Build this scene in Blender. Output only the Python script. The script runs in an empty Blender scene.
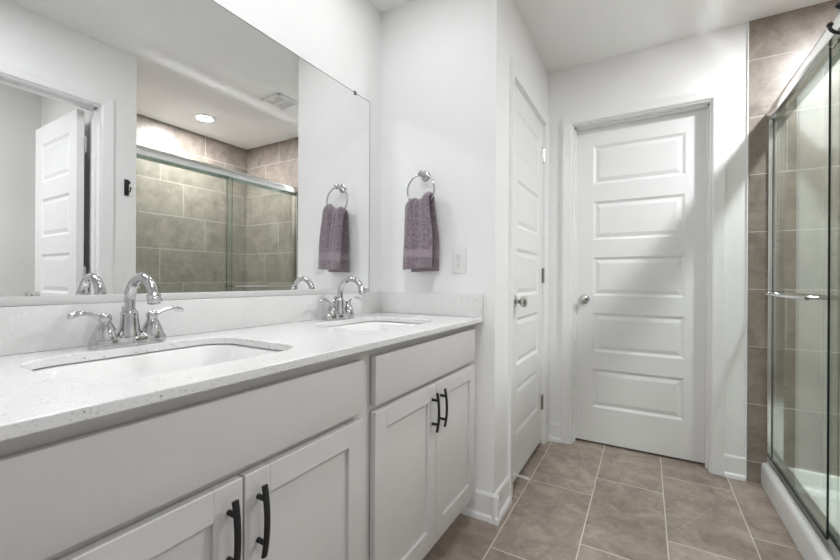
import bpy, bmesh, math, random
from mathutils import Matrix, Vector
random.seed(7)
SC = bpy.context.scene
COL = SC.collection
PI = math.pi

# ------------------------------------------------------------------ camera
cam_data = bpy.data.cameras.new('camera')
cam_data.sensor_width = 36.0
cam_data.lens = 388.4 / 840.0 * 36.0
cam_data.clip_start = 0.02
cam = bpy.data.objects.new('camera', cam_data)
COL.objects.link(cam)
EYE = 1.060
yaw, roll = math.radians(30.22), math.radians(0.322)
F = Vector((-math.sin(yaw), math.cos(yaw), 0))
R0 = Vector((math.cos(yaw), math.sin(yaw), 0))
Z = Vector((0, 0, 1))
Rv = R0 * math.cos(roll) + Z * math.sin(roll)
Uv = Z * math.cos(roll) - R0 * math.sin(roll)
cam.matrix_world = Matrix(((Rv.x, Uv.x, -F.x, 0), (Rv.y, Uv.y, -F.y, 0), (Rv.z, Uv.z, -F.z, EYE), (0, 0, 0, 1)))
SC.camera = cam

# ------------------------------------------------------------------ world, lights, exposure
world = bpy.data.worlds.new('world')
SC.world = world
world.use_nodes = True
bg = world.node_tree.nodes['Background']
bg.inputs[0].default_value = (0.9, 0.95, 1.0, 1)
bg.inputs[1].default_value = 0.02

VANITY_L = 0.7        # downlight over the near sink
VANITY_R = 1.2        # downlight over the far sink
SHOWER_W = 28
BEDROOM_FILL_W = 15.5  # power of the fill light added beyond the entry door
BATHROOM_FILL_W = 9.5  # power of the added bathroom fill light
SC.view_settings.view_transform = 'Standard'
SC.view_settings.look = 'None'
SC.view_settings.gamma = 1.0
SC.view_settings.use_curve_mapping = False
SC.view_settings.exposure = 0.24


def area_light(name, loc, size, power, color, rot=(0, 0, 0), size_y=None, spread=180):
    l = bpy.data.lights.new(name, 'AREA')
    l.energy = power
    l.color = color
    if size_y:
        l.shape = 'RECTANGLE'
        l.size, l.size_y = size, size_y
    else:
        l.shape = 'DISK'
        l.size = size
    l.spread = math.radians(spread)
    o = bpy.data.objects.new(name, l)
    o.location = loc
    o.rotation_euler = rot
    COL.objects.link(o)
    return o


# unseen fill lights added beyond the entry door and under the bathroom ceiling
area_light('bedroom_fill', (0.95, -0.1, 2.42), 0.4, BEDROOM_FILL_W, (0.96, 0.98, 1.0))
area_light('bathroom_fill', (-0.36, 0.38, 2.43), 0.34, BATHROOM_FILL_W, (0.95, 0.975, 1.0))
SC.cycles.use_denoising = True
SC.cycles.use_guiding = True
SC.cycles.use_surface_guiding = True
SC.cycles.max_bounces = 14
SC.cycles.diffuse_bounces = 7
SC.cycles.glossy_bounces = 8
SC.cycles.transmission_bounces = 10
SC.cycles.transparent_max_bounces = 16
SC.cycles.caustics_reflective = True
SC.cycles.sample_clamp_indirect = 0.0
SC.cycles.blur_glossy = 0.02

# ------------------------------------------------------------------ dimensions (metres, camera above the origin)
X0 = -1.199          # mirror wall
YT = 1.647           # wall with the towel
XC = -0.5755          # closet wall
Y2 = 2.681           # wall with the far door
XR = 0.39            # wall with the entry door
YW = 1.212           # end of that wall, where the shower begins
XS = 1.343           # tiled shower back wall
CEIL = 2.45
BX = 1.46            # far wall of the room beyond the entry door
YB = 1.06
YF = -1.0            # wall behind the camera


# ------------------------------------------------------------------ materials
def nmat(name):
    m = bpy.data.materials.new(name)
    m.use_nodes = True
    nt = m.node_tree
    return m, nt, nt.nodes['Principled BSDF']


def N(nt, typ, **kw):
    n = nt.nodes.new(typ)
    for k, v in kw.items():
        setattr(n, k, v)
    return n


def lk(nt, a, b):
    nt.links.new(a, b)


def math_n(nt, op, a, b=None, c=None):
    n = N(nt, 'ShaderNodeMath', operation=op)
    for i, v in enumerate((a, b, c)):
        if v is None:
            continue
        if isinstance(v, (int, float)):
            n.inputs[i].default_value = v
        else:
            lk(nt, v, n.inputs[i])
    return n.outputs[0]


def mixc(nt, fac, a, b):
    n = N(nt, 'ShaderNodeMix', data_type='RGBA')
    for sock, v in ((n.inputs[0], fac), (n.inputs[6], a), (n.inputs[7], b)):
        if isinstance(v, (int, float)):
            sock.default_value = v
        elif isinstance(v, tuple):
            sock.default_value = (*v, 1) if len(v) == 3 else v
        else:
            lk(nt, v, sock)
    return n.outputs[2]


def noise(nt, vec, scale, detail=4, rough=0.55, dist=0.0):
    n = N(nt, 'ShaderNodeTexNoise')
    n.inputs['Scale'].default_value = scale
    n.inputs['Detail'].default_value = detail
    n.inputs['Roughness'].default_value = rough
    n.inputs['Distortion'].default_value = dist
    if vec is not None:
        lk(nt, vec, n.inputs['Vector'])
    return n.outputs[0]


def ramp(nt, fac, stops):
    r = N(nt, 'ShaderNodeValToRGB')
    el = r.color_ramp.elements
    while len(el) < len(stops):
        el.new(0.5)
    for e, (p, c) in zip(el, stops):
        e.position = p
        e.color = (*c, 1) if len(c) == 3 else c
    lk(nt, fac, r.inputs[0])
    return r.outputs[0]


def bump(nt, bsdf, height, strength=0.2, dist=0.002):
    b = N(nt, 'ShaderNodeBump')
    b.inputs['Strength'].default_value = strength
    b.inputs['Distance'].default_value = dist
    lk(nt, height, b.inputs['Height'])
    lk(nt, b.outputs[0], bsdf.inputs['Normal'])


def paint(name, col, rough=0.5, tex=120, strength=0.05, var=0.015):
    m, nt, p = nmat(name)
    tc = N(nt, 'ShaderNodeTexCoord')
    f = noise(nt, tc.outputs['Object'], 3.0, 3)
    lo = tuple(max(0, c - var) for c in col)
    hi = tuple(min(1, c + var) for c in col)
    lk(nt, mixc(nt, f, lo, hi), p.inputs['Base Color'])
    p.inputs['Roughness'].default_value = rough
    bump(nt, p, noise(nt, tc.outputs['Object'], tex, 3), strength, 0.001)
    return m


def metal(name, col, rough, metallic=1.0):
    m, nt, p = nmat(name)
    tc = N(nt, 'ShaderNodeTexCoord')
    f = noise(nt, tc.outputs['Object'], 40, 2)
    lk(nt, mixc(nt, f, tuple(c * 0.97 for c in col), col), p.inputs['Base Color'])
    p.inputs['Metallic'].default_value = metallic
    p.inputs['Roughness'].default_value = rough
    return m


def plain(name, col, rough=0.4, emit=None, strength=0):
    m, nt, p = nmat(name)
    tc = N(nt, 'ShaderNodeTexCoord')
    f = noise(nt, tc.outputs['Object'], 25, 2)
    lk(nt, mixc(nt, f, tuple(c * 0.97 for c in col), col), p.inputs['Base Color'])
    p.inputs['Roughness'].default_value = rough
    if emit:
        p.inputs['Emission Color'].default_value = (*emit, 1)
        p.inputs['Emission Strength'].default_value = strength
    return m


def tile_mat(name, ua, va, v0, h, u0, step, L, dark, light, grout_c, g, rough):
    m, nt, p = nmat(name)
    tc = N(nt, 'ShaderNodeTexCoord')
    sep = N(nt, 'ShaderNodeSeparateXYZ')
    lk(nt, tc.outputs['Object'], sep.inputs[0])
    U, V = sep.outputs[ua], sep.outputs[va]
    vv = math_n(nt, 'DIVIDE', math_n(nt, 'SUBTRACT', V, v0), h)
    k = math_n(nt, 'FLOOR', vv)
    fv = math_n(nt, 'FRACT', vv)
    uu = math_n(nt, 'DIVIDE', math_n(nt, 'SUBTRACT', math_n(nt, 'SUBTRACT', U, u0), math_n(nt, 'MULTIPLY', k, step)), L)
    ku = math_n(nt, 'FLOOR', uu)
    fu = math_n(nt, 'FRACT', uu)
    dv = math_n(nt, 'MULTIPLY', math_n(nt, 'MINIMUM', fv, math_n(nt, 'SUBTRACT', 1.0, fv)), h)
    du = math_n(nt, 'MULTIPLY', math_n(nt, 'MINIMUM', fu, math_n(nt, 'SUBTRACT', 1.0, fu)), L)
    d = math_n(nt, 'MINIMUM', dv, du)
    isg = math_n(nt, 'LESS_THAN', d, g / 2)
    com = N(nt, 'ShaderNodeCombineXYZ')
    lk(nt, k, com.inputs[0])
    lk(nt, ku, com.inputs[1])
    wn = N(nt, 'ShaderNodeTexWhiteNoise')
    wn.noise_dimensions = '3D'
    lk(nt, com.outputs[0], wn.inputs['Vector'])
    # every tile is cut from its own piece of stone pattern
    off = N(nt, 'ShaderNodeVectorMath', operation='MULTIPLY_ADD')
    lk(nt, wn.outputs['Color'], off.inputs[0])
    off.inputs[1].default_value = (9, 9, 9)
    lk(nt, tc.outputs['Object'], off.inputs[2])
    vec = off.outputs[0]
    n1 = noise(nt, vec, 8.0, 8, 0.66, 0.7)
    n2 = noise(nt, vec, 45.0, 5, 0.6)
    mot = math_n(nt, 'ADD', math_n(nt, 'MULTIPLY', n1, 0.75), math_n(nt, 'MULTIPLY', n2, 0.25))
    c = ramp(nt, mot, [(0.345, dark), (0.515, tuple((a + b) / 2 for a, b in zip(dark, light))), (0.67, light)])
    # faint pale veins running across some tiles
    sc_ = N(nt, 'ShaderNodeSeparateXYZ')
    lk(nt, wn.outputs['Color'], sc_.inputs[0])
    ang = math_n(nt, 'MULTIPLY_ADD', sc_.outputs[0], 2.2, -1.1)
    pu = math_n(nt, 'MULTIPLY', math_n(nt, 'SUBTRACT', fu, 0.5), L)
    pv = math_n(nt, 'MULTIPLY', math_n(nt, 'SUBTRACT', fv, 0.5), h)
    wob = math_n(nt, 'MULTIPLY', math_n(nt, 'SUBTRACT', noise(nt, vec, 6.0, 3), 0.5), 0.02)
    ln = math_n(nt, 'ADD', math_n(nt, 'MULTIPLY', pu, math_n(nt, 'SINE', ang)), math_n(nt, 'MULTIPLY', pv, math_n(nt, 'COSINE', ang)))
    ln = math_n(nt, 'ADD', ln, math_n(nt, 'MULTIPLY_ADD', sc_.outputs[1], 0.2, -0.1))
    ve = math_n(nt, 'ABSOLUTE', math_n(nt, 'ADD', ln, wob))
    vm = math_n(nt, 'MULTIPLY', math_n(nt, 'LESS_THAN', ve, 0.0013), math_n(nt, 'GREATER_THAN', noise(nt, vec, 3.0, 2), 0.47))
    vm = math_n(nt, 'MULTIPLY', vm, math_n(nt, 'MULTIPLY', math_n(nt, 'GREATER_THAN', sc_.outputs[2], 0.4), 0.3))
    c = mixc(nt, vm, c, tuple(min(1, x * 1.9) for x in light))
    tone = math_n(nt, 'MULTIPLY_ADD', wn.outputs['Value'], 0.10, 0.95)
    hsv = N(nt, 'ShaderNodeHueSaturation')
    lk(nt, tone, hsv.inputs['Value'])
    lk(nt, c, hsv.inputs['Color'])
    c = mixc(nt, isg, hsv.outputs[0], grout_c)
    lk(nt, c, p.inputs['Base Color'])
    r = math_n(nt, 'MULTIPLY_ADD', n2, 0.15, rough)
    lk(nt, math_n(nt, 'MAXIMUM', r, math_n(nt, 'MULTIPLY', isg, 0.8)), p.inputs['Roughness'])
    hgt = math_n(nt, 'ADD', math_n(nt, 'MULTIPLY', isg, -1.0), math_n(nt, 'MULTIPLY', n2, 0.12))
    bump(nt, p, hgt, 0.25, 0.0015)
    return m


def quartz():
    m, nt, p = nmat('speckled_quartz')
    tc = N(nt, 'ShaderNodeTexCoord')
    v = tc.outputs['Object']
    base = mixc(nt, noise(nt, v, 9, 5), (0.675, 0.672, 0.665), (0.735, 0.732, 0.725))

    def specks(scale, rad, keep, col, base, amt):
        vo = N(nt, 'ShaderNodeTexVoronoi')
        vo.inputs['Scale'].default_value = scale
        lk(nt, v, vo.inputs['Vector'])
        s = N(nt, 'ShaderNodeSeparateXYZ')
        lk(nt, vo.outputs['Color'], s.inputs[0])
        a = math_n(nt, 'LESS_THAN', vo.outputs['Distance'], math_n(nt, 'MULTIPLY', s.outputs[1], rad))
        b = math_n(nt, 'LESS_THAN', s.outputs[0], keep)
        return mixc(nt, math_n(nt, 'MULTIPLY', math_n(nt, 'MULTIPLY', a, b), amt), base, col)
    base = specks(210, 0.46, 0.42, (0.52, 0.495, 0.46), base, 0.45)
    base = specks(165, 0.38, 0.26, (0.38, 0.345, 0.315), base, 0.5)
    base = specks(150, 0.45, 0.25, (0.84, 0.84, 0.84), base, 0.5)
    base = specks(110, 0.28, 0.12, (0.24, 0.22, 0.21), base, 0.7)
    lk(nt, base, p.inputs['Base Color'])
    p.inputs['Roughness'].default_value = 0.16
    return m


def cabinet_paint():
    m, nt, p = nmat('grey_cabinet_paint')
    tc = N(nt, 'ShaderNodeTexCoord')
    mp = N(nt, 'ShaderNodeMapping')
    mp.inputs['Scale'].default_value = (60, 60, 3)
    lk(nt, tc.outputs['Object'], mp.inputs[0])
    g = noise(nt, mp.outputs[0], 3, 5)
    lk(nt, mixc(nt, g, (0.60, 0.585, 0.575), (0.63, 0.615, 0.605)), p.inputs['Base Color'])
    p.inputs['Roughness'].default_value = 0.42
    bump(nt, p, g, 0.06, 0.001)
    return m


def glass_mat(name, tint):
    m = bpy.data.materials.new(name)
    m.use_nodes = True
    nt = m.node_tree
    for n in list(nt.nodes):
        if n.type != 'OUTPUT_MATERIAL':
            nt.nodes.remove(n)
    out = [n for n in nt.nodes if n.type == 'OUTPUT_MATERIAL'][0]
    geo = N(nt, 'ShaderNodeNewGeometry')
    ior = math_n(nt, 'MULTIPLY_ADD', geo.outputs['Backfacing'], (1 / 1.5) - 1.5, 1.5)
    fr = N(nt, 'ShaderNodeFresnel')
    lk(nt, ior, fr.inputs['IOR'])
    tr = N(nt, 'ShaderNodeBsdfTransparent')
    tc = N(nt, 'ShaderNodeTexCoord')
    t = mixc(nt, noise(nt, tc.outputs['Object'], 2, 1), tuple(c * 0.995 for c in tint), tint)
    lk(nt, t, tr.inputs[0])
    gl = N(nt, 'ShaderNodeBsdfGlossy')
    gl.inputs['Roughness'].default_value = 0.0
    gl.inputs[0].default_value = (0.97, 1.0, 0.985, 1)
    mx = N(nt, 'ShaderNodeMixShader')
    lk(nt, fr.outputs[0], mx.inputs[0])
    lk(nt, tr.outputs[0], mx.inputs[1])
    lk(nt, gl.outputs[0], mx.inputs[2])
    lk(nt, mx.outputs[0], out.inputs[0])
    return m


def towel_mat():
    m, nt, p = nmat('mauve_terry')
    tc = N(nt, 'ShaderNodeTexCoord')
    v = tc.outputs['Object']
    sep = N(nt, 'ShaderNodeSeparateXYZ')
    lk(nt, v, sep.inputs[0])
    z = sep.outputs[2]
    band = math_n(nt, 'MULTIPLY', math_n(nt, 'GREATER_THAN', z, 1.166), math_n(nt, 'LESS_THAN', z, 1.203))
    loops = N(nt, 'ShaderNodeTexVoronoi')
    loops.inputs['Scale'].default_value = 300
    lk(nt, v, loops.inputs['Vector'])
    n = noise(nt, v, 90, 4)
    terry = ramp(nt, n, [(0.3, (0.135, 0.095, 0.12)), (0.5, (0.20, 0.15, 0.18)), (0.72, (0.32, 0.255, 0.29))])
    wv = N(nt, 'ShaderNodeTexWave', bands_direction='Z')
    wv.inputs['Scale'].default_value = 90
    lk(nt, v, wv.inputs['Vector'])
    woven = mixc(nt, wv.outputs[1], (0.24, 0.185, 0.215), (0.29, 0.235, 0.265))
    lk(nt, mixc(nt, band, terry, woven), p.inputs['Base Color'])
    p.inputs['Roughness'].default_value = 0.95
    p.inputs['Sheen Weight'].default_value = 0.5
    p.inputs['Sheen Roughness'].default_value = 0.6
    amp = math_n(nt, 'SUBTRACT', 1.0, math_n(nt, 'MULTIPLY', band, 0.9))
    h = math_n(nt, 'MULTIPLY', math_n(nt, 'ADD', loops.outputs['Distance'], n), amp)
    bump(nt, p, h, 0.8, 0.004)
    return m


M = dict(
    wall=paint('white_wall_paint', (0.84, 0.84, 0.837), 0.55, 160, 0.05),
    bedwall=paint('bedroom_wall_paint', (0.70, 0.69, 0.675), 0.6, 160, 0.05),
    ceil=paint('ceiling_paint', (0.84, 0.84, 0.835), 0.8, 90, 0.12),
    trim=paint('white_trim_enamel', (0.83, 0.83, 0.83), 0.32, 60, 0.02, 0.008),
    door=paint('white_door_enamel', (0.81, 0.81, 0.81), 0.38, 60, 0.03, 0.008),
    cab=cabinet_paint(),
    cabin=plain('dark_cabinet_interior', (0.10, 0.095, 0.09), 0.7),
    quartz=quartz(),
    chrome=metal('chrome', (0.58, 0.58, 0.59), 0.05),
    satin=metal('bright_anodised_rail', (0.88, 0.89, 0.885), 0.12),
    header=metal('dull_anodised_header', (0.80, 0.81, 0.805), 0.14),
    track=metal('brushed_track', (0.80, 0.81, 0.80), 0.35),
    nickel=metal('satin_nickel', (0.58, 0.57, 0.555), 0.18),
    black=plain('matt_black_metal', (0.006, 0.006, 0.006), 0.45),
    gasket=plain('black_rubber_seal', (0.02, 0.025, 0.022), 0.55),
    ceramic=plain('white_vitreous_china', (0.82, 0.82, 0.81), 0.08),
    acrylic=plain('white_acrylic', (0.76, 0.77, 0.77), 0.14),
    plastic=plain('white_plastic', (0.80, 0.80, 0.79), 0.3),
    channel=plain('pale_grey_channel', (0.60, 0.60, 0.59), 0.4),
    slot=plain('dark_slot', (0.03, 0.03, 0.03), 0.6),
    grille=plain('grey_grille_shadow', (0.15, 0.15, 0.145), 0.6),
    mirror=metal('silvered_mirror', (0.925, 0.93, 0.925), 0.0),
    mirror_edge=plain('dark_mirror_edge', (0.10, 0.105, 0.10), 0.3),
    glass=glass_mat('clear_shower_glass', (0.900, 0.938, 0.905)),
    glass_edge=plain('green_glass_edge', (0.012, 0.024, 0.020), 0.15),
    towel=towel_mat(),
    lens=plain('lit_downlight_lens', (0.9, 0.9, 0.9), 0.4, (1.0, 0.98, 0.95), 3.5),
)
T_DARK, T_LIGHT, T_GROUT = (0.205, 0.163, 0.136), (0.47, 0.388, 0.336), (0.66, 0.62, 0.58)
M['floor'] = tile_mat('taupe_floor_tile', 1, 0, -0.5305, 0.3048, 2.088, 0.2032, 0.6096, T_DARK, T_LIGHT, T_GROUT, 0.0045, 0.33)
W_DARK, W_LIGHT, W_GROUT = (0.175, 0.146, 0.122), (0.335, 0.285, 0.244), (0.50, 0.475, 0.445)
M['tile_x'] = tile_mat('taupe_wall_tile_side', 1, 2, 0.108, 0.3043, 3.63, -0.2022, 0.6066, W_DARK, W_LIGHT, W_GROUT, 0.0042, 0.26)
M['tile_y'] = tile_mat('taupe_wall_tile_end', 0, 2, 0.108, 0.3043, 2.24, -0.2022, 0.6066, W_DARK, W_LIGHT, W_GROUT, 0.0042, 0.26)


# ------------------------------------------------------------------ mesh helpers
class MB:
    """collects shapes into one mesh"""

    def __init__(self):
        self.bm = bmesh.new()

    def _merge(self, b, mat=None):
        if mat is not None:
            b.transform(mat)
        me = bpy.data.meshes.new('t')
        b.to_mesh(me)
        b.free()
        self.bm.from_mesh(me)
        bpy.data.meshes.remove(me)
        return self

    def box(self, x0, x1, y0, y1, z0, z1, bev=0.0, seg=2, mat=None):
        b = bmesh.new()
        bmesh.ops.create_cube(b, size=1.0)
        b.transform(Matrix.Translation(((x0 + x1) / 2, (y0 + y1) / 2, (z0 + z1) / 2)) @
                    Matrix.Diagonal((abs(x1 - x0), abs(y1 - y0), abs(z1 - z0), 1)))
        if bev:
            bmesh.ops.bevel(b, geom=b.edges[:], offset=bev, segments=seg, affect='EDGES', profile=0.5)
        return self._merge(b, mat)

    def tube(self, pts, rad, n=16, caps=True, mat=None, flat=1.0):
        """tube through points; rad a number or one per point; flat squeezes it along its binormal"""
        b = bmesh.new()
        pts = [Vector(p) for p in pts]
        rs = rad if isinstance(rad, (list, tuple)) else [rad] * len(pts)
        rings = []
        ref = None
        for i, p in enumerate(pts):
            t = (pts[min(i + 1, len(pts) - 1)] - pts[max(i - 1, 0)]).normalized()
            if ref is None:
                ref = Vector((0, 0, 1)) if abs(t.z) < 0.9 else Vector((1, 0, 0))
            a = (ref - t * ref.dot(t)).normalized()
            c = t.cross(a)
            ref = a
            rings.append([b.verts.new(p + a * math.cos(2 * PI * k / n) * rs[i] * flat + c * math.sin(2 * PI * k / n) * rs[i])
                          for k in range(n)])
        for r0, r1 in zip(rings, rings[1:]):
            for k in range(n):
                b.faces.new((r0[k], r0[(k + 1) % n], r1[(k + 1) % n], r1[k]))
        if caps:
            b.faces.new(rings[0][::-1])
            b.faces.new(rings[-1])
        return self._merge(b, mat)

    def torus(self, c, R, r, ax='y', n=48, k=12):
        b = bmesh.new()
        rings = []
        for i in range(n):
            a = 2 * PI * i / n
            row = []
            for j in range(k):
                t = 2 * PI * j / k
                u, v, w = (R + r * math.cos(t)) * math.cos(a), (R + r * math.cos(t)) * math.sin(a), r * math.sin(t)
                q = {'y': (u, w, v), 'z': (u, v, w), 'x': (w, u, v)}[ax]
                row.append(b.verts.new(Vector(c) + Vector(q)))
            rings.append(row)
        for i in range(n):
            for j in range(k):
                b.faces.new((rings[i][j], rings[(i + 1) % n][j], rings[(i + 1) % n][(j + 1) % k], rings[i][(j + 1) % k]))
        return self._merge(b)

    def lathe(self, prof, n=28, mat=None, sx=1.0, sy=1.0):
        """profile of (radius, height) turned about local z"""
        b = bmesh.new()
        rings = []
        for r, z in prof:
            if r < 1e-6:
                rings.append([b.verts.new((0, 0, z))])
            else:
                rings.append([b.verts.new((r * math.cos(2 * PI * k / n) * sx, r * math.sin(2 * PI * k / n) * sy, z)) for k in range(n)])
        for r0, r1 in zip(rings, rings[1:]):
            for k in range(n):
                k2 = (k + 1) % n
                if len(r0) == 1 and len(r1) == 1:
                    continue
                if len(r0) == 1:
                    b.faces.new((r0[0], r1[k2], r1[k]))
                elif len(r1) == 1:
                    b.faces.new((r0[k], r0[k2], r1[0]))
                else:
                    b.faces.new((r0[k], r0[k2], r1[k2], r1[k]))
        return self._merge(b, mat)

    def prism(self, outline, lo, hi, ax, bev=0.0, mat=None):
        """closed 2-D outline swept between lo and hi along ax ('x': outline=(y,z), 'y': (x,z), 'z': (x,y))"""
        b = bmesh.new()

        def P(a, c, t):
            return {'x': (t, a, c), 'y': (a, t, c), 'z': (a, c, t)}[ax]
        v0 = [b.verts.new(P(a, c, lo)) for a, c in outline]
        v1 = [b.verts.new(P(a, c, hi)) for a, c in outline]
        n = len(outline)
        for i in range(n):
            b.faces.new((v0[i], v0[(i + 1) % n], v1[(i + 1) % n], v1[i]))
        b.faces.new(v0[::-1])
        b.faces.new(v1)
        if bev:
            bmesh.ops.bevel(b, geom=b.edges[:], offset=bev, segments=2, affect='EDGES', profile=0.5)
        return self._merge(b, mat)

    def build(self, name, material, parent=None, smooth=True, angle=35):
        bm = self.bm
        bmesh.ops.remove_doubles(bm, verts=bm.verts[:], dist=1e-6)
        bmesh.ops.recalc_face_normals(bm, faces=bm.faces[:])
        me = bpy.data.meshes.new(name)
        bm.to_mesh(me)
        bm.free()
        return link(name, me, material, parent, smooth, angle)


def link(name, me, material, parent=None, smooth=True, angle=35):
    o = bpy.data.objects.new(name, me)
    COL.objects.link(o)
    for mm in (material if isinstance(material, (list, tuple)) else [material]):
        me.materials.append(mm)
    if smooth:
        me.shade_smooth()
        me.set_sharp_from_angle(angle=math.radians(angle))
    if parent is not None:
        o.parent = parent
        pm = Matrix.Translation(parent.location) if parent.type == 'EMPTY' else None
        root = parent
        off = Vector((0, 0, 0))
        while root is not None:
            if root.type == 'EMPTY':
                off += root.location
            root = root.parent
        if off.length > 0 and parent.type == 'EMPTY':
            me.transform(Matrix.Translation(-off))
        elif off.length > 0:
            me.transform(Matrix.Translation(-off))
    return o


def thing(name, label, cat, loc=(0, 0, 0), group=None):
    o = bpy.data.objects.new(name, None)
    o.empty_display_size = 0.05
    COL.objects.link(o)
    o.location = loc
    tag(o, label, cat, group)
    return o


def tag(o, label, cat, group=None):
    o['label'] = label
    o['category'] = cat
    if group:
        o['group'] = group
    return o


def struct(o, label=None):
    o['kind'] = 'structure'
    if label:
        o['label'] = label
    return o


def kids(o):
    return [c for c in bpy.data.objects if c.parent == o]


def copy_tree(o, parent=None):
    c = o.copy()
    COL.objects.link(c)
    if parent is not None:
        c.parent = parent
        c.matrix_parent_inverse = o.matrix_parent_inverse.copy()
    for k in kids(o):
        copy_tree(k, c)
    return c


# ------------------------------------------------------------------ room shell
T = 0.115
DH = 2.072          # door opening height
# floor
struct(MB().box(X0 - T, XR + T, YF - T, Y2 + 1.2, -0.10, 0.0).box(XR + T, XS + 0.1, YW - T, Y2 + 0.1, -0.10, 0.0)
       .build('floor', M['floor'], smooth=False), 'taupe stone tile floor with pale grout lines')
struct(MB().box(XR + T, BX + 0.1, -2.0, YW - T, -0.10, 0.0).build('floor_bedroom', M['bedwall'], smooth=False))
# ceiling
struct(MB().box(X0 - T, XS + 0.1, YF - T, Y2 + T, CEIL, CEIL + 0.1).build('ceiling', M['ceil'], smooth=False),
       'flat pale grey ceiling')
struct(MB().box(XS + 0.1, BX + 0.1, -2.0, YW, CEIL, CEIL + 0.1).box(XR + T, XS + 0.1, -2.0, YF - T, CEIL, CEIL + 0.1)
       .build('ceiling_bedroom', M['ceil'], smooth=False))
# walls
struct(MB().box(X0 - T, X0, YF - T, YT + T, 0, CEIL).build('wall_left', M['wall'], smooth=False), 'white wall behind the mirror')
struct(MB().box(X0, XC, YT, YT + T, 0, CEIL).build('wall_alcove', M['wall'], smooth=False), 'white wall with the towel ring')
CD0, CD1 = 1.896, 2.586      # closet door opening
struct(MB().box(XC - T, XC, YT + T, CD0, 0, CEIL).box(XC - T, XC, CD1, Y2, 0, CEIL).box(XC - T, XC, CD0, CD1, DH, CEIL)
       .build('wall_closet', M['wall'], smooth=False), 'white wall around the narrow closet door')
BD0, BD1 = -0.4155, 0.310     # far door opening
struct(MB().box(XC - T, BD0, Y2, Y2 + T, 0, CEIL).box(BD1, XS + 0.1, Y2, Y2 + T, 0, CEIL).box(BD0, BD1, Y2, Y2 + T, DH, CEIL)
       .build('wall_back', M['wall'], smooth=False), 'white wall around the far door')
ED0, ED1 = 0.297, 1.025      # entry door opening
struct(MB().box(XR, XR + T, YF - T, ED0, 0, CEIL).box(XR, XR + T, ED1, YW, 0, CEIL).box(XR, XR + T, ED0, ED1, DH, CEIL)
       .build('wall_right', M['wall'], smooth=False), 'white wall around the open entry door, seen in the mirror')
struct(MB().box(X0, XR, YF - T, YF, 0, CEIL).build('wall_front', M['wall'], smooth=False))
struct(MB().box(XR + T, XS + 0.1, YW - T, YW, 0, CEIL).build('wall_partition', M['wall'], smooth=False))
struct(MB().box(XS, XS + 0.1, YW, Y2, 0, CEIL).build('wall_shower', M['wall'], smooth=False))
# closet and hall behind the two closed doors
struct(MB().box(XC - T - 0.7, XC - T - 0.6, YT + T, Y2 + T, 0, CEIL).build('wall_closet_inside', M['wall'], smooth=False))
struct(MB().box(-1.2, 1.2, Y2 + 0.9, Y2 + 1.0, 0, CEIL).build('wall_hall', M['wall'], smooth=False))
# bedroom beyond the entry door
struct(MB().box(XR + T, BX, YB, YW - T, 0, CEIL).build('wall_bedroom_side', M['bedwall'], smooth=False))
struct(MB().box(BX, BX + 0.1, -2.0, YW - T, 0, CEIL).build('wall_bedroom_far', M['bedwall'], smooth=False))
struct(MB().box(XR + T, BX + 0.1, -2.1, -2.0, 0, CEIL).build('wall_bedroom_front', M['bedwall'], smooth=False))

# tile slabs lining the shower alcove
struct(MB().box(0.4675, XS - 0.01, Y2 - 0.010, Y2, 0.0, CEIL).build('wall_tile_back', M['tile_y'], smooth=False),
       'taupe tiled end wall of the shower beside the far door')
struct(MB().box(XS - 0.010, XS, YW + 0.01, Y2, 0.0, CEIL).build('wall_tile_right', M['tile_x'], smooth=False),
       'taupe tiled long wall of the shower')
struct(MB().box(0.465, XS - 0.01, YW, YW + 0.010, 0.0, CEIL).build('wall_tile_front', M['tile_y'], smooth=False))
struct(MB().box(0.463, 0.4675, Y2 - 0.011, Y2, 0.0, CEIL).build('trim_1', M['trim'], smooth=False), 'white edge strip of the shower tile')


# --- base boards with quarter round shoe
def base_profile(s):
    """(offset from wall, height)"""
    return [(0, 0), (0.026 * s, 0), (0.026 * s, 0.006), (0.0235 * s, 0.019), (0.0135 * s, 0.027), (0.0125 * s, 0.108), (0.008 * s, 0.117), (0, 0.118)]


struct(MB().prism([(YT - a, z) for a, z in base_profile(1)], -0.6625, XC + 0.0255, 'x')
       .prism([(YT - a, z) for a, z in base_profile(1)[:5]] + [(YT - 0.0125, 0.1015), (YT, 0.1015)], -0.731, -0.6625, 'x')
       .build('baseboard_alcove', M['trim'], smooth=False), 'short white baseboard beside the vanity')
struct(MB().prism([(XC + a, z) for a, z in base_profile(1)], YT - 0.0255, CD0 - 0.0625, 'y')
       .prism([(XC + a, z) for a, z in base_profile(1)], CD1 + 0.0625, Y2 - 0.0005, 'y')
       .build('baseboard_closet', M['trim'], smooth=False), 'white baseboard beside the closet door')
struct(MB().prism([(Y2 - a, z) for a, z in base_profile(1)], XC + 0.027, BD0 - 0.0625, 'x')
       .prism([(Y2 - a, z) for a, z in base_profile(1)], BD1 + 0.0625, 0.4625, 'x')
       .build('baseboard_back', M['trim'], smooth=False), 'white baseboard beside the far door')
struct(MB().prism([(XR - a, z) for a, z in base_profile(1)], ED1 + 0.0625, YW, 'y')
       .prism([(XR - a, z) for a, z in base_profile(1)], YF, ED0 - 0.0625, 'y').build('baseboard_right', M['trim'], smooth=False))


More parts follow.
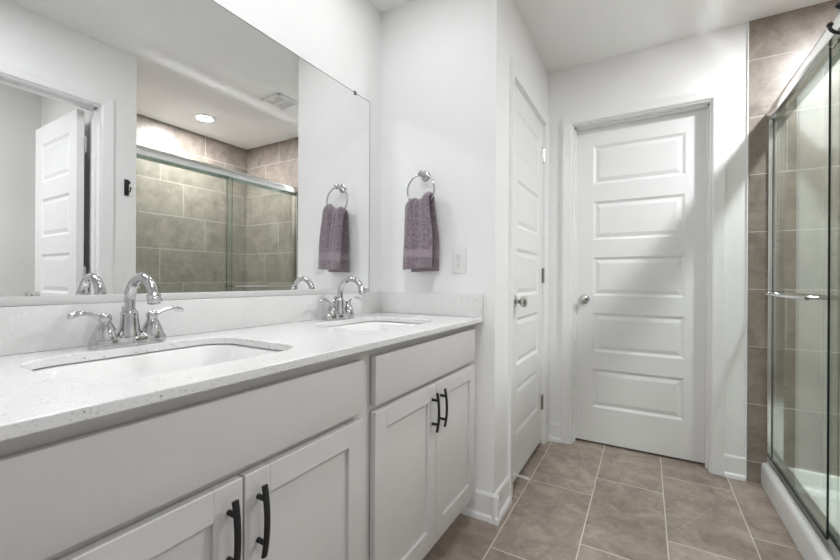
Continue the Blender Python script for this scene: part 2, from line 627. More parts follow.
# --- door casings and jambs.  frame in local coords: opening from a0..a1 along A, wall face at 0, depth d into the wall
def casing(name, a0, a1, place, depth, label, stop, stop_in):
    """place(a, out, z): out > 0 comes into the bathroom"""
    mb = MB()
    W = 0.060
    prof = [(-0.004, 0), (-0.004, 0.009), (-0.010, 0.0125), (-0.030, 0.0145), (-0.050, 0.0175), (-0.0605, 0.018), (-W - 0.002, 0.014), (-W - 0.002, 0)]
    b = bmesh.new()

    def sweep(path_fn, n):
        rings = []
        for i in range(n):
            rings.append([b.verts.new(place(*path_fn(i, u, v))) for u, v in prof])
        for r0, r1 in zip(rings, rings[1:]):
            m = len(prof)
            for k in range(m):
                b.faces.new((r0[k], r0[(k + 1) % m], r1[(k + 1) % m], r1[k]))
        b.faces.new(rings[0][::-1])
        b.faces.new(rings[-1])
    # left leg, head and right leg mitred as one run
    corners = [lambda u, v: (a0 + u, v, 0.0), lambda u, v: (a0 + u, v, DH - u), lambda u, v: (a1 - u, v, DH - u), lambda u, v: (a1 - u, v, 0.0)]
    sweep(lambda i, u, v: corners[i](u, v), 4)
    mb._merge(b)

    def pbox(aa, bb, o0, o1, z0, z1):
        P, Q = Vector(place(aa, o0, z0)), Vector(place(bb, o1, z1))
        mb.box(min(P.x, Q.x), max(P.x, Q.x), min(P.y, Q.y), max(P.y, Q.y), z0, z1)
    J = 0.004
    pbox(a0 - 0.0005, a0 + J, 0.001, -depth, 0, DH)
    pbox(a1 - J, a1 + 0.0005, 0.001, -depth, 0, DH)
    pbox(a0, a1, 0.001, -depth, DH - J, DH + 0.0005)
    s0, s1 = stop, stop_in
    pbox(a0 + J, a0 + J + 0.010, -s0, -s1, 0, DH - J)
    pbox(a1 - J - 0.010, a1 - J, -s0, -s1, 0, DH - J)
    pbox(a0 + J, a1 - J, -s0, -s1, DH - J - 0.010, DH - J)
    o = mb.build(name, M['trim'], smooth=False)
    return struct(o, label)


casing('trim_2', BD0, BD1, lambda a, o, z: (a, Y2 - o, z), T, 'white casing and jamb of the far door', 0.045, 0.078)
casing('trim_3', CD0, CD1, lambda a, o, z: (XC + o, a, z), T, 'white casing and jamb of the closet door', 0.048, 0.080)
casing('trim_4', ED0, ED1, lambda a, o, z: (XR - o, a, z), T, 'white casing and jamb of the entry door', 0.045, 0.078)
# bedroom side of the entry casing
struct(MB().box(XR + T, XR + T + 0.016, ED1 - 0.002, ED1 + 0.06, 0, DH + 0.06).box(XR + T, XR + T + 0.016, ED0 - 0.06, ED0 + 0.002, 0, DH + 0.06)
       .box(XR + T, XR + T + 0.016, ED0, ED1, DH, DH + 0.06).build('trim_5', M['trim'], smooth=False))


# --- five panel doors
def door_slab(w, h=2.043, t=0.035):
    """local: x 0..w, z 0..h, y 0 (front) .. t; moulded panels on both faces"""
    b = bmesh.new()
    st = 0.107
    ph, gap, z0 = 0.250, 0.1125, 0.225
    zs = [(z0 + i * (ph + gap), z0 + i * (ph + gap) + ph) for i in range(5)]
    rings = [(0.0, 0.0), (0.007, 0.0045), (0.015, 0.0085), (0.019, 0.0085), (0.041, 0.0025)]

    def face(y, sgn):
        def V(x, z, d=0.0):
            return b.verts.new((x, y + sgn * d, z))

        def quad(xa, xb, za, zb):
            b.faces.new((V(xa, za), V(xb, za), V(xb, zb), V(xa, zb)))
        quad(0, st, 0, h)
        quad(w - st, w, 0, h)
        prev = 0.0
        for za, zb in zs:
            quad(st, w - st, prev, za)
            prev = zb
        quad(st, w - st, prev, h)
        for za, zb in zs:
            loops = []
            for ins, d in rings:
                loops.append([V(st + ins, za + ins, d), V(w - st - ins, za + ins, d), V(w - st - ins, zb - ins, d), V(st + ins, zb - ins, d)])
            for l0, l1 in zip(loops, loops[1:]):
                for k in range(4):
                    b.faces.new((l0[k], l0[(k + 1) % 4], l1[(k + 1) % 4], l1[k]))
            b.faces.new(loops[-1])
    face(0.0, 1)
    face(t, -1)
    c = [(0, 0), (w, 0), (w, h), (0, h)]
    for i in range(4):
        (xa, za), (xb, zb) = c[i], c[(i + 1) % 4]
        b.faces.new([b.verts.new(q) for q in ((xa, 0, za), (xb, 0, zb), (xb, t, zb), (xa, t, za))])
    return b


def knob_shapes():
    rose = [(0.0, 0.0), (0.033, 0.0), (0.033, 0.003), (0.028, 0.008), (0.014, 0.010)]
    knob = [(0.011, 0.009), (0.0105, 0.026), (0.014, 0.031), (0.024, 0.037), (0.0285, 0.046), (0.0275, 0.055), (0.020, 0.062), (0.008, 0.0645), (0.0, 0.065)]
    return rose, knob


def make_door(name, w, mat, label, knob_x, knob_sides, hinge_x, hinge_y):
    root = thing(name, label, 'door')
    struct(root)
    mb = MB()
    mb._merge(door_slab(w))
    sl = mb.build('slab', M['door'], root, smooth=False)
    for s in knob_sides:
        base = Matrix.Translation((knob_x, 0.0 if s < 0 else 0.035, 0.925)) @ Matrix.Rotation(PI / 2 * (1 if s < 0 else -1), 4, 'X')
        rose, kb = knob_shapes()
        k = MB().lathe(kb, mat=base).build('knob', M['nickel'], root)
        MB().lathe(rose, mat=base).build('rosette', M['nickel'], k)
    for hz in (0.20, 1.02, 1.80):
        hb = MB()
        hb.tube([(hinge_x, hinge_y, hz), (hinge_x, hinge_y, hz + 0.09)], 0.0065, 12)
        hb.tube([(hinge_x, hinge_y, hz - 0.006), (hinge_x, hinge_y, hz + 0.096)], 0.004, 10)
        s = 1 if hinge_x > w / 2 else -1
        hb.box(hinge_x - s * 0.030, hinge_x, hinge_y + 0.003 if hinge_y < 0.01 else hinge_y - 0.005,
               hinge_y + 0.005 if hinge_y < 0.01 else hinge_y - 0.003, hz, hz + 0.09)
        hb.build('hinge', M['nickel'], root)
    root.matrix_world = mat
    return root


def frame_matrix(origin, xdir, ydir):
    x, y = Vector(xdir), Vector(ydir)
    return Matrix(((x.x, y.x, 0, origin[0]), (x.y, y.y, 0, origin[1]), (0, 0, 1, origin[2]), (0, 0, 0, 1)))


# far door: set back at the far edge of its jamb, swings away
dw = BD1 - BD0 - 0.014
make_door('door_1', dw, frame_matrix((BD0 + 0.007, Y2 + 0.079, 0.014), (1, 0, 0), (0, 1, 0)),
          'closed white five panel door at the far end of the room', 0.056, (-1, 1), dw + 0.004, 0.040)
# closet door in the left wall, hinged at its far side, opens into the room
cw = CD1 - CD0 - 0.014
door2 = make_door('door_2', cw, frame_matrix((XC - 0.008, CD0 + 0.007, 0.028), (0, 1, 0), (-1, 0, 0)),
                  'narrow closed white closet door in the left wall past the towel', 0.058, (-1,), cw + 0.005, -0.006)
# spring door stop low on the closet door
sp = MB()
pts = []
for i in range(121):
    a = i / 120
    pts.append((0.072 + 0.0048 * math.cos(a * 2 * PI * 14), -0.006 - a * 0.056, 0.034 - 0.003 * a * a + 0.0048 * math.sin(a * 2 * PI * 14)))
sp.tube(pts, 0.0016, 6)
sp.tube([(0.072, 0, 0.034), (0.072, -0.007, 0.034)], 0.009, 14)
stop = sp.build('door_stop', M['plastic'])
stop.parent = door2
tp = MB().tube([(0.072, -0.060, 0.031), (0.072, -0.076, 0.0305)], 0.0065, 12).build('rubber_tip', M['plastic'])
tp.parent = stop
# entry door standing open into the bedroom, at right angles to its wall
ew = 0.665
make_door('door_3', ew, frame_matrix((XR + T + 0.010, 0.957, 0.014), (1, 0, 0), (0, 1, 0)),
          'white five panel entry door standing open beyond its doorway, seen in the mirror', ew - 0.06, (-1, 1), -0.004, 0.040)


# ------------------------------------------------------------------ vanity cabinets
XF = -0.652      # front of doors
XFF = -0.674     # face frame
ZC, TH = 0.8936, 0.0195   # countertop height and thickness
XFRONT = -0.628


def shaker(y0, y1, z0, z1):
    """shaker door between y0..y1, z0..z1 with a recessed flat panel, facing +x"""
    mb = MB()
    r = 0.057
    t0 = XFF + 0.003
    mb.box(t0, XF, y0, y0 + r, z0, z1, 0.0012, 1)
    mb.box(t0, XF, y1 - r, y1, z0, z1, 0.0012, 1)
    mb.box(t0, XF, y0 + r - 0.0004, y1 - r + 0.0004, z1 - r, z1, 0.0012, 1)
    mb.box(t0, XF, y0 + r - 0.0004, y1 - r + 0.0004, z0, z0 + r, 0.0012, 1)
    mb.box(t0, XF - 0.0095, y0 + r - 0.004, y1 - r + 0.004, z0 + r - 0.004, z1 - r + 0.004)
    return mb


def pull_mesh(y, z):
    """arched bar pull, upright, on two posts"""
    mb = MB()
    L, n = 0.137, 22
    pts = []
    for i in range(n + 1):
        a = -1 + 2 * i / n
        pts.append((XF + 0.027 - 0.008 * a * a, y, z + a * L / 2))
    # flat oval bar
    mb.tube(pts, 0.0068, 14, flat=0.62)
    for a in (-0.62, 0.62):
        zz = z + a * L / 2
        mb.tube([(XF - 0.0005, y, zz), (XF + 0.027 - 0.008 * a * a, y, zz)], 0.0050, 12)
    return mb


def cabinet(y0, y1, d0, d1, d2, d3, label, right_end):
    root = thing('vanity_cabinet', label, 'cabinet', (X0, (y0 + y1) / 2, 0), 'grey vanity cabinets under the countertop')
    # carcass
    c = MB()
    xb, zb, zt = X0 + 0.002, 0.078, ZC - TH - 0.0008
    c.box(xb, XFF - 0.019, y0, y0 + 0.016, zb, zt)
    c.box(xb, XFF - 0.019, y1 - 0.016, y1, zb, zt)
    c.box(xb, XFF - 0.019, y0 + 0.016, y1 - 0.016, zb, zb + 0.016)
    c.box(xb, xb + 0.006, y0 + 0.016, y1 - 0.016, zb + 0.016, 0.60)
    c.build('carcass', M['cab'], root, smooth=False)
    f = MB()
    xa = XFF - 0.019
    e1 = 0.045
    f.box(xa, XFF, y0, y0 + e1, zb, zt)
    f.box(xa, XFF, y1 - e1, y1, zb, zt)
    f.box(xa, XFF, y0 + e1, y1 - e1, 0.825, zt)
    f.box(xa, XFF, y0 + e1, y1 - e1, 0.672, 0.724)
    f.box(xa, XFF, y0 + e1, y1 - e1, zb, 0.140)
    f.box(xa - 0.0005, xa + 0.010, y0 + e1, y1 - e1, 0.724, 0.825)
    if right_end:
        f.box(xa, XFF - 0.002, y1, YT - 0.0015, zb, zt)
    f.build('face_frame', M['cab'], root, smooth=False)
    MB().box(X0 + 0.45, X0 + 0.465, y0, YT - 0.03 if right_end else y1, 0.0, zb).build('toe_kick', M['cab'], root, smooth=False)
    MB().box(XFF + 0.003, XF, d0, d3, 0.706, 0.8445, 0.0018, 2).build('false_drawer_front', M['cab'], root)
    for a, b, py in ((d0, d1, d1 - 0.029), (d2, d3, d2 + 0.029)):
        d = shaker(a, b, 0.124, 0.688).build('door', M['cab'], root, smooth=False)
        pl = pull_mesh(py, 0.5945).build('pull', M['black'], d)
        pl['label'] = 'black arched bar pull'
    return root


cabinet(0.080, 0.850, 0.108, 0.4640, 0.4680, 0.823,
        'grey shaker vanity cabinet nearest the camera, under the left sink', False)
cabinet(0.850, 1.632, 0.877, 1.2400, 1.2440, 1.607,
        'grey shaker vanity cabinet against the towel wall, under the right sink', True)


# ------------------------------------------------------------------ countertop, splashes, sinks
def rrect(x0, x1, y0, y1, r, n=8):
    out = []
    for cx, cy, a0 in ((x1 - r, y1 - r, 0), (x0 + r, y1 - r, PI / 2), (x0 + r, y0 + r, PI), (x1 - r, y0 + r, 1.5 * PI)):
        for i in range(n + 1):
            a = a0 + PI / 2 * i / n
            out.append((cx + r * math.cos(a), cy + r * math.sin(a)))
    return out


SINKS = [(-1.080, -0.729, 0.254, 0.690), (-1.075, -0.742, 1.012, 1.428)]
bm = bmesh.new()
loops = [[(X0 + 0.001, 0.060), (XFRONT, 0.060), (XFRONT, YT - 0.001), (X0 + 0.001, YT - 0.001)]] + [rrect(*s, 0.075) for s in SINKS]
edges = []
for lp in loops:
    vs = [bm.verts.new((x, y, ZC)) for x, y in lp]
    for i in range(len(vs)):
        edges.append(bm.edges.new((vs[i], vs[(i + 1) % len(vs)])))
bmesh.ops.triangle_fill(bm, use_beauty=True, use_dissolve=False, edges=edges)
ex = bmesh.ops.extrude_face_region(bm, geom=bm.faces[:])
bmesh.ops.translate(bm, verts=[g for g in ex['geom'] if isinstance(g, bmesh.types.BMVert)], vec=(0, 0, -TH))
bmesh.ops.recalc_face_normals(bm, faces=bm.faces[:])
me = bpy.data.meshes.new('countertop')
bm.to_mesh(me)
bm.free()
ct = link('countertop', me, M['quartz'], None, True, 40)
bv = ct.modifiers.new('edge', 'BEVEL')
bv.width, bv.segments, bv.limit_method, bv.angle_limit = 0.0025, 3, 'ANGLE', math.radians(50)
tag(ct, 'long white speckled quartz countertop with two sink cut-outs', 'countertop')
tag(MB().box(X0 + 0.001, X0 + 0.021, 0.060, YT - 0.001, ZC + 0.0005, 0.9973, 0.0015, 2).build('backsplash', M['quartz']),
    'long low speckled quartz backsplash under the mirror', 'backsplash')
tag(MB().box(X0 + 0.0215, XFRONT - 0.002, YT - 0.021, YT - 0.001, ZC + 0.0005, 0.9973, 0.0015, 2).build('backsplash', M['quartz']),
    'short low speckled quartz side splash below the towel', 'backsplash')


def sink(x0, x1, y0, y1, label):
    root = thing('undermount_sink', label, 'sink', ((x0 + x1) / 2, (y0 + y1) / 2, 0.74), 'white undermount sinks')
    prof = [(-0.012, 0.8660), (-0.006, 0.8660), (-0.003, 0.8620), (0.002, 0.82), (0.010, 0.775), (0.030, 0.752), (0.060, 0.744), (0.13, 0.740)]
    b = bmesh.new()
    rings = []
    for ins, z in prof:
        rings.append([b.verts.new((x, y, z)) for x, y in rrect(x0 + ins, x1 - ins, y0 + ins, y1 - ins, max(0.012, 0.078 - ins * 0.5))])
    for r0, r1 in zip(rings, rings[1:]):
        n = len(r0)
        for k in range(n):
            b.faces.new((r0[k], r0[(k + 1) % n], r1[(k + 1) % n], r1[k]))
    b.faces.new(rings[-1])
    me = bpy.data.meshes.new('basin')
    bmesh.ops.recalc_face_normals(b, faces=b.faces[:])
    b.to_mesh(me)
    b.free()
    bo = link('basin', me, M['ceramic'], root, True, 60)
    so = bo.modifiers.new('wall', 'SOLIDIFY')
    so.thickness, so.offset = 0.006, 1.0
    cx, cy = (x0 + x1) / 2 - 0.02, (y0 + y1) / 2
    MB().lathe([(0.0, 0.0015), (0.010, 0.0028), (0.018, 0.002), (0.020, -0.001), (0.028, 0.002), (0.032, 0.0)],
               mat=Matrix.Translation((cx, cy, 0.7415))).build('drain', M['chrome'], root)
    return root


sink(*SINKS[0], 'white rectangular undermount sink nearest the camera')
sink(*SINKS[1], 'white rectangular undermount sink near the towel wall')


# ------------------------------------------------------------------ faucets
def faucet(cx, cy, label):
    root = thing('bathroom_faucet', label, 'faucet', (cx, cy, ZC), 'chrome two handle faucets')
    z = ZC + 0.0006
    # waisted deck plate
    out = []
    for i in range(64):
        a = 2 * PI * i / 64
        yy = 0.083 * math.copysign(abs(math.cos(a)) ** 0.75, math.cos(a))
        xx = (0.027 - 0.005 * math.exp(-((abs(yy) - 0.030) / 0.012) ** 2)) * math.copysign(abs(math.sin(a)) ** 0.8, math.sin(a))
        out.append((xx, yy))
    b = bmesh.new()
    rings = []
    for s, zz in ((1.0, 0.0), (1.0, 0.012), (0.97, 0.018), (0.90, 0.023), (0.80, 0.026)):
        rings.append([b.verts.new((cx + x * s, cy + y * (1 - (1 - s) * 0.35), z + zz)) for x, y in out])
    for r0, r1 in zip(rings, rings[1:]):
        for k in range(64):
            b.faces.new((r0[k], r0[(k + 1) % 64], r1[(k + 1) % 64], r1[k]))
    b.faces.new(rings[0][::-1])
    b.faces.new(rings[-1])
    MB()._merge(b).build('deck_plate', M['chrome'], root, angle=50)
    # spout: bell at its foot, gooseneck arc towards the bowl
    sp = MB()
    sp.lathe([(0.0245, 0.020), (0.0245, 0.030), (0.0225, 0.036), (0.0205, 0.050), (0.0185, 0.072), (0.0195, 0.078), (0.0175, 0.083), (0.0135, 0.087), (0.0135, 0.09)],
             mat=Matrix.Translation((cx, cy, z)))
    pts = [(cx, cy, z + 0.080), (cx, cy, z + 0.095)]
    Rr = 0.0585
    zc = z + 0.1085
    a1 = 0.30
    for i in range(29):
        a = PI - (PI - a1) * i / 28
        pts.append((cx + Rr + Rr * math.cos(a), cy, zc + Rr * 1.03 * math.sin(a)))
    rs = [0.0122] * 2 + [0.0122 - 0.0015 * i / 28 for i in range(29)]
    sp.tube(pts, rs, 20)
    spo = sp.build('spout', M['chrome'], root, angle=50)
    ex, ez = pts[-1][0], pts[-1][2]
    MB().lathe([(0.0105, 0.004), (0.0135, 0.002), (0.0150, -0.003), (0.0135, -0.007), (0.0155, -0.011), (0.0150, -0.018), (0.011, -0.020), (0.010, -0.016), (0, -0.016)],
               mat=Matrix.Translation((ex, cy, ez)) @ Matrix.Rotation(-a1, 4, 'Y')).build('aerator', M['chrome'], spo)
    # lift rod behind the spout
    MB().tube([(cx - 0.026, cy, z + 0.020), (cx - 0.026, cy, z + 0.082)], 0.0024, 10).lathe(
        [(0.0024, 0.0), (0.0065, 0.003), (0.0075, 0.010), (0.005, 0.016), (0, 0.018)], 16, mat=Matrix.Translation((cx - 0.026, cy, z + 0.080))).build('lift_rod', M['chrome'], root)
    for s in (-1, 1):
        hy = cy + s * 0.051
        hub = MB().lathe([(0.0265, 0.020), (0.0265, 0.026), (0.0250, 0.030), (0.0235, 0.036), (0.0190, 0.047), (0.0145, 0.056), (0.0115, 0.062), (0.0125, 0.065),
                          (0.0140, 0.070), (0.0135, 0.076), (0.009, 0.081), (0.0, 0.083)], mat=Matrix.Translation((cx, hy, z)))
        ho = hub.build('handle', M['chrome'], root, angle=50)
        # lever that swells, rises and droops at its flared tip
        lp, lr = [], []
        for i in range(21):
            a = i / 20
            lp.append((cx + 0.010 * a, hy + s * (0.006 + 0.066 * a), z + 0.072 + 0.0125 * math.sin(PI * 0.86 * a) ** 1.3 + 0.002 * a))
            lr.append((0.0068 - 0.0016 * math.sin(PI * min(1, a * 1.7)) + 0.0022 * max(0, a - 0.45)) if i < 20 else 0.0045)
        MB().tube(lp, lr, 14, flat=0.85).build('lever', M['chrome'], ho, angle=50)
    return root


faucet(-1.113, 0.473, 'chrome gooseneck faucet with two levers behind the sink nearest the camera')
faucet(-1.113, 1.243, 'chrome gooseneck faucet with two levers behind the sink near the towel')

# ------------------------------------------------------------------ mirror
mr = thing('wall_mirror', 'wide frameless mirror filling the wall above the vanity', 'mirror', (X0, 0.85, 1.0))
MB().box(X0 + 0.0006, X0 + 0.0056, 0.155, 1.543, 1.012, 1.942).build('mirror_glass', M['mirror'], mr, smooth=False)
e = MB()
e.box(X0 + 0.0005, X0 + 0.0061, 1.543, 1.5452, 1.012, 1.9442).box(X0 + 0.0005, X0 + 0.0061, 0.1528, 0.155, 1.012, 1.9442)
e.box(X0 + 0.0005, X0 + 0.0061, 0.155, 1.543, 1.942, 1.9442)
e.build('edge', M['mirror_edge'], mr, smooth=False)
ch = MB().box(X0 + 0.0004, X0 + 0.0095, 0.150, 1.546, 0.9980, 1.0185, 0.0012, 2).build('bottom_channel', M['channel'], mr)
ch['label'] = 'pale bottom channel'
for yy in (0.32, 1.430):
    MB().box(X0 + 0.0004, X0 + 0.0100, yy - 0.007, yy + 0.007, 1.934, 1.950, 0.0015, 2).build('clip', M['mirror_edge'], mr)

# ------------------------------------------------------------------ towel ring and towel
RX, RY, RZ, RR = -0.930, 1.598, 1.488, 0.0735
tr_ = thing('towel_ring', 'chrome towel ring on the wall right of the mirror', 'towel ring', (RX, YT, RZ + RR))
pm = Matrix.Translation((RX, YT, RZ + RR + 0.004)) @ Matrix.Rotation(PI / 2, 4, 'X')
MB().lathe([(0.0, 0.0), (0.025, 0.0), (0.026, 0.004), (0.022, 0.009), (0.012, 0.013), (0.0095, 0.022), (0.0105, 0.034), (0.0155, 0.044), (0.0165, 0.053), (0.012, 0.062), (0, 0.066)],
           mat=pm).build('post', M['chrome'], tr_)
MB().torus((RX, RY, RZ), RR, 0.0042, 'y').build('ring', M['chrome'], tr_)


def towel():
    b = bmesh.new()
    nu, nv = 36, 70
    grid = []
    for j in range(nv + 1):
        v = j / nv                       # 0 front hem, 0.5 over the ring, 1 back hem
        row = []
        front = v < 0.5
        s = abs(v - 0.5) * 2             # 0 at the ring, 1 at a hem
        for i in range(nu + 1):
            u = -1 + 2 * i / nu
            top = 1.447 + 0.010 * u + 0.020 * math.exp(-((u - 0.72) / 0.28) ** 2) + 0.010 * math.exp(-((u + 0.55) / 0.25) ** 2) - 0.005 * math.exp(-((u + 0.12) / 0.14) ** 2)
            hem = (1.112 + 0.004 * u if front else 1.100 + 0.002 * u)
            z = top + (hem - top) * s
            spread = 0.5 * (1 - math.cos(min(1, s * 1.4) * PI))
            half = (0.066 + 0.011 * spread) if front else (0.060 + 0.016 * spread)
            cxx = (-0.936 + 0.018 * spread) if front else (-0.930 + 0.012 * spread)
            x = cxx + u * half + 0.003 * math.sin(3.1 * s + 1.5)
            fold = 0.006 * math.sin(u * 5.2 + 0.7 + s * 0.8) * (1 - 0.6 * s) + 0.003 * math.sin(u * 11 + 2 * s) * (1 - s)
            crease = -0.011 * math.exp(-((u + 0.30 - 0.12 * s) / 0.10) ** 2) * (1 - 0.85 * s)
            rnd = math.sqrt(max(0.0, 1 - (1 - min(1, s / 0.14)) ** 2))
            d = (0.030 * rnd + 0.017 * s) if front else (0.026 * rnd + 0.003 * s)
            y = RY + (-d if front else d) + fold * (1 if front else 0.4) - (crease if front else 0)
            y = min(y, YT - 0.016)
            row.append(b.verts.new((x, y, z)))
        grid.append(row)
    for r0, r1 in zip(grid, grid[1:]):
        for k in range(nu):
            b.faces.new((r0[k], r0[k + 1], r1[k + 1], r1[k]))
    bmesh.ops.recalc_face_normals(b, faces=b.faces[:])
    me = bpy.data.meshes.new('hand_towel')
    b.to_mesh(me)
    b.free()
    o = link('hand_towel', me, M['towel'], None, True, 180)
    so = o.modifiers.new('pile', 'SOLIDIFY')
    so.thickness, so.offset = 0.012, 0.0
    su = o.modifiers.new('soft', 'SUBSURF')
    su.levels = su.render_levels = 1
    tag(o, 'mauve terry hand towel hanging folded through the chrome ring', 'towel')
    return o


towel()

# ------------------------------------------------------------------ outlet
ot = thing('power_outlet', 'white duplex power outlet on the wall right of the towel', 'outlet', (-0.7495, YT, 1.1495))
MB().box(-0.7845, -0.7145, YT - 0.006, YT - 0.0003, 1.092, 1.207, 0.003, 3).build('cover_plate', M['plastic'], ot)
for dz in (-0.0195, 0.0195):
    zc = 1.1495 + dz
    rc = MB().prism([(-0.750 + x, zc + z) for x, z in rrect(-0.0165, 0.0165, -0.0145, 0.0145, 0.007, 6)], YT - 0.0078, YT - 0.005, 'y').build('receptacle', M['plastic'], ot, smooth=False)
    MB().box(-0.7575, -0.7555, YT - 0.0084, YT - 0.0070, zc - 0.001, zc + 0.007).box(-0.7447, -0.7427, YT - 0.0084, YT - 0.0070, zc, zc + 0.006) \
        .prism([(-0.750 + 0.0026 * math.cos(2 * PI * k / 14), zc - 0.0072 + 0.0026 * math.sin(2 * PI * k / 14)) for k in range(14)], YT - 0.0084, YT - 0.0070, 'y') \
        .build('slots', M['slot'], rc, smooth=False)
MB().lathe([(0, 0.0012), (0.0022, 0.001), (0.003, 0)], 14, mat=Matrix.Translation((-0.750, YT - 0.006, 1.1495)) @ Matrix.Rotation(PI / 2, 4, 'X')).build('screw', M['nickel'], ot)

# ------------------------------------------------------------------ robe hook on the entry wall
HY = 1.158
hk = thing('robe_hook', 'black double robe hook on the white wall end beside the shower', 'hook', (XR, HY, 1.62))
MB().box(XR - 0.007, XR - 0.0003, HY - 0.012, HY + 0.012, 1.571, 1.670, 0.0015, 2).build('back_plate', M['black'], hk)
for y_, z_, reach, rise in ((HY + 0.001, 1.588, 0.047, 0.040), (HY + 0.001, 1.640, 0.034, 0.014)):
    pts = []
    for i in range(15):
        a = -PI / 2 + (PI * 0.55) * i / 14
        pts.append((XR - 0.006 - reach * 0.45 - reach * 0.55 * math.cos(a), y_, z_ + rise * 0.5 + rise * 0.5 * math.sin(a)))
    a_ = MB().tube([(XR - 0.005, y_, z_ + 0.002)] + pts, 0.0034, 12)
    a_.lathe([(0, -0.0055), (0.004, -0.004), (0.0058, 0), (0.004, 0.004), (0, 0.0055)], 14, mat=Matrix.Translation(pts[-1]))
    a_.build('hook_arm', M['black'], hk)

# ------------------------------------------------------------------ shower pan
PY0, PY1 = YW + 0.0105, Y2 - 0.0105
pan = thing('shower_pan', 'white acrylic shower pan with a raised front curb', 'shower pan', (0.93, 1.92, 0))
CX0, CX1 = 0.5265, 0.620
# front curb with rounded shoulders
prof = [(CX0, 0.0), (CX0 - 0.0, 0.092), (CX0 + 0.003, 0.104), (CX0 + 0.010, 0.112), (CX0 + 0.018, 0.1145), (CX1 - 0.020, 0.1145), (CX1 - 0.010, 0.110), (CX1 - 0.002, 0.098), (CX1 + 0.008, 0.062), (CX1 + 0.020, 0.050), (CX1 + 0.020, 0.0)]
MB().prism(prof, PY0, PY1, 'y').build('curb', M['acrylic'], pan, angle=50)
f_ = MB().box(CX1 + 0.012, XS - 0.0105, PY0, PY1, 0.0, 0.046)
f_.prism([(PY1, 0.046), (PY1, 0.113), (PY1 - 0.012, 0.113), (PY1 - 0.020, 0.106), (PY1 - 0.032, 0.052), (PY1 - 0.045, 0.046)], CX1 - 0.0, XS - 0.0105, 'x')
f_.prism([(PY0, 0.046), (PY0, 0.113), (PY0 + 0.012, 0.113), (PY0 + 0.020, 0.106), (PY0 + 0.032, 0.052), (PY0 + 0.045, 0.046)], CX1 - 0.0, XS - 0.0105, 'x')
xw = XS - 0.0105
f_.prism([(xw, 0.046), (xw, 0.113), (xw - 0.012, 0.113), (xw - 0.020, 0.106), (xw - 0.032, 0.052), (xw - 0.045, 0.046)], PY0, PY1, 'y')
f_.build('pan_floor', M['acrylic'], pan, smooth=False)
MB().lathe([(0, 0.003), (0.045, 0.003), (0.052, 0.0)], 24, mat=Matrix.Translation((0.98, 1.92, 0.046))).build('drain_cover', M['chrome'], pan)

# ------------------------------------------------------------------ sliding shower enclosure
en = thing('shower_enclosure', 'framed sliding glass shower enclosure with chrome rails', 'shower door', (0.565, 1.92, 0.115))
hp = [(0.541, 1.893), (0.5375, 1.904), (0.5365, 1.922), (0.5375, 1.938), (0.5405, 1.9465), (0.5450, 1.9508), (0.5525, 1.9524), (0.5680, 1.9534), (0.5690, 1.9510), (0.5690, 1.9170), (0.6060, 1.9170), (0.612, 1.912), (0.612, 1.880), (0.608, 1.880), (0.608, 1.912), (0.546, 1.912), (0.546, 1.893)]
MB().prism(hp, PY0 + 0.001, PY1 - 0.001, 'y').build('header_rail', M['header'], en, angle=25)
MB().box(0.5465, 0.6075, PY0 + 0.001, PY1 - 0.001, 1.9050, 1.9115).build('header_channel', M['satin'], en, smooth=False)
MB().box(0.548, 0.612, PY0 + 0.001, PY1 - 0.001, 0.1150, 0.121, 0.001, 1).box(0.5475, 0.5515, PY0 + 0.001, PY1 - 0.001, 0.120, 0.130) \
    .box(0.5728, 0.5752, PY0 + 0.001, PY1 - 0.001, 0.120, 0.134).box(0.606, 0.611, PY0 + 0.001, PY1 - 0.001, 0.120, 0.146).build('bottom_track', M['track'], en, smooth=False)
for ya, yb in ((PY0 + 0.001, PY0 + 0.018), (PY1 - 0.018, PY1 - 0.001)):
    MB().box(0.547, 0.611, ya, yb, 0.121, 1.903, 0.001, 1).build('wall_jamb', M['satin'], en)


def glass_door(x, ya, yb, name):
    g = MB().box(x - 0.003, x + 0.003, ya + 0.003, yb - 0.003, 0.145, 1.902).build('glass_door', M['glass'], en, smooth=False)
    MB().box(x - 0.0032, x + 0.0032, ya + 0.0025, ya + 0.0030, 0.145, 1.902).box(x - 0.0032, x + 0.0032, yb - 0.0030, yb - 0.0025, 0.145, 1.902).build('polished_edge', M['glass_edge'], g, smooth=False)
    MB().box(x - 0.0045, x + 0.0045, ya + 0.004, yb - 0.004, 0.136, 0.1465).build('bottom_seal', M['gasket'], g, smooth=False)
    MB().box(x - 0.005, x + 0.005, ya + 0.004, yb - 0.004, 1.896, 1.9045).build('hanger_rail', M['satin'], g, smooth=False)
    return g


g1 = glass_door(0.566, 1.938, 2.650, 'outer')
bar = MB()
bz = 1.000
bpts = []
for i in range(25):
    a = -1 + 2 * i / 24
    bpts.append((0.5080 - 0.0 + 0.010 * a ** 6, 2.290 + a * 0.315, bz))
bar.tube(bpts, 0.0085, 16, flat=1.0)
for yy in (2.035, 2.545):
    bar.tube([(0.5085, yy, bz), (0.5628, yy, bz)], 0.0075, 14)
bar.build('towel_bar', M['chrome'], g1)
g2 = glass_door(0.582, 1.235, 2.000, 'inner')
kb = MB().tube([(0.5852, 1.32, bz), (0.620, 1.32, bz)], 0.010, 16).build('finger_knob', M['chrome'], g2)

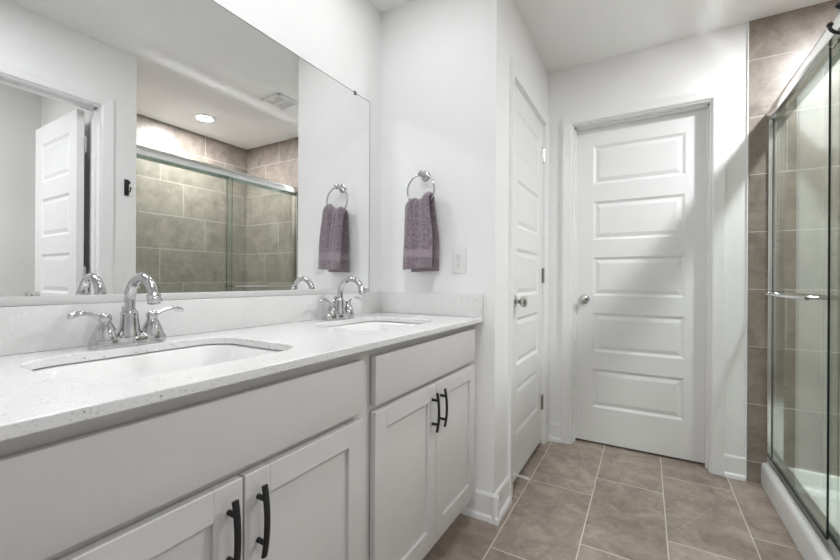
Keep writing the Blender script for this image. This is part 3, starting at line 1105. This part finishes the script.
# ------------------------------------------------------------------ shower downlight, exhaust grille
def downlight(x, y, label, power, color):
    d = thing('recessed_downlight', label, 'light', (x, y, CEIL), 'recessed ceiling downlights')
    at = Matrix.Translation((x, y, CEIL - 0.0005))
    MB().lathe([(0.063, 0.0), (0.063, -0.004), (0.070, -0.008), (0.090, -0.006), (0.092, 0.0)], 40, mat=at).build('trim_ring', M['plastic'], d)
    MB().lathe([(0.0, -0.004), (0.050, -0.003), (0.0632, -0.001), (0.0632, 0.0)], 40, mat=at).build('lens', M['lens'], d)
    area_light('downlight_lamp', (x, y, CEIL - 0.0085), 0.115, power, color)


downlight(0.912, 1.958, 'round lit recessed downlight in the ceiling above the shower, seen in the mirror', SHOWER_W, (0.955, 0.98, 1.0))
downlight(-0.87, 0.455, 'recessed downlight in the ceiling above the sink nearest the camera', VANITY_L, (0.97, 0.985, 1.0))
downlight(-0.87, 1.22, 'recessed downlight in the ceiling above the sink beside the towel', VANITY_R, (0.97, 0.985, 1.0))

vx, vy, vh = 0.081, 2.066, 0.102
ex_ = thing('exhaust_fan_grille', 'square white exhaust fan grille in the ceiling', 'vent', (vx, vy, CEIL))
fr = MB()
zc0, zc1 = CEIL - 0.014, CEIL - 0.0005
w_ = 0.022
fr.box(vx - vh, vx + vh, vy - vh, vy - vh + w_, zc0, zc1, 0.003, 2).box(vx - vh, vx + vh, vy + vh - w_, vy + vh, zc0, zc1, 0.003, 2)
fr.box(vx - vh, vx - vh + w_, vy - vh, vy + vh, zc0, zc1, 0.003, 2).box(vx + vh - w_, vx + vh, vy - vh, vy + vh, zc0, zc1, 0.003, 2)
fr.build('frame', M['plastic'], ex_)
MB().box(vx - vh + 0.02, vx + vh - 0.02, vy - vh + 0.02, vy + vh - 0.02, CEIL - 0.003, CEIL - 0.0008).build('backing', M['grille'], ex_, smooth=False)
sl = MB()
nsl = 13
for i in range(nsl):
    xx = vx - vh + 0.026 + (2 * vh - 0.052) * i / (nsl - 1)
    sl.box(xx - 0.0022, xx + 0.0022, vy - vh + 0.021, vy + vh - 0.021, CEIL - 0.012, CEIL - 0.0035)
sl.box(vx - vh + 0.021, vx + vh - 0.021, vy - 0.004, vy + 0.004, CEIL - 0.0125, CEIL - 0.0035)
sl.build('louvres', M['plastic'], ex_, smooth=False)
MB().lathe([(0, -0.015), (0.007, -0.014), (0.009, -0.011)], 16, mat=Matrix.Translation((vx, vy, CEIL))).build('screw', M['plastic'], ex_)


# flush fittings added to house the two unseen fill lights
for fx, fy, fr_, lab in ((-0.36, 0.38, 0.185, 'round flush fitting added for the unseen bathroom fill light near the camera'),
                         (0.95, -0.1, 0.215, 'round flush fitting added for the unseen fill light beyond the entry door')):
    fl = thing('added_fill_fitting', lab, 'light', (fx, fy, CEIL))
    MB().lathe([(0, -0.0005), (fr_, -0.0005), (fr_, -0.014), (fr_ - 0.012, -0.018), (0, -0.018)], 40,
               mat=Matrix.Translation((fx, fy, CEIL))).build('base', M['plastic'], fl)
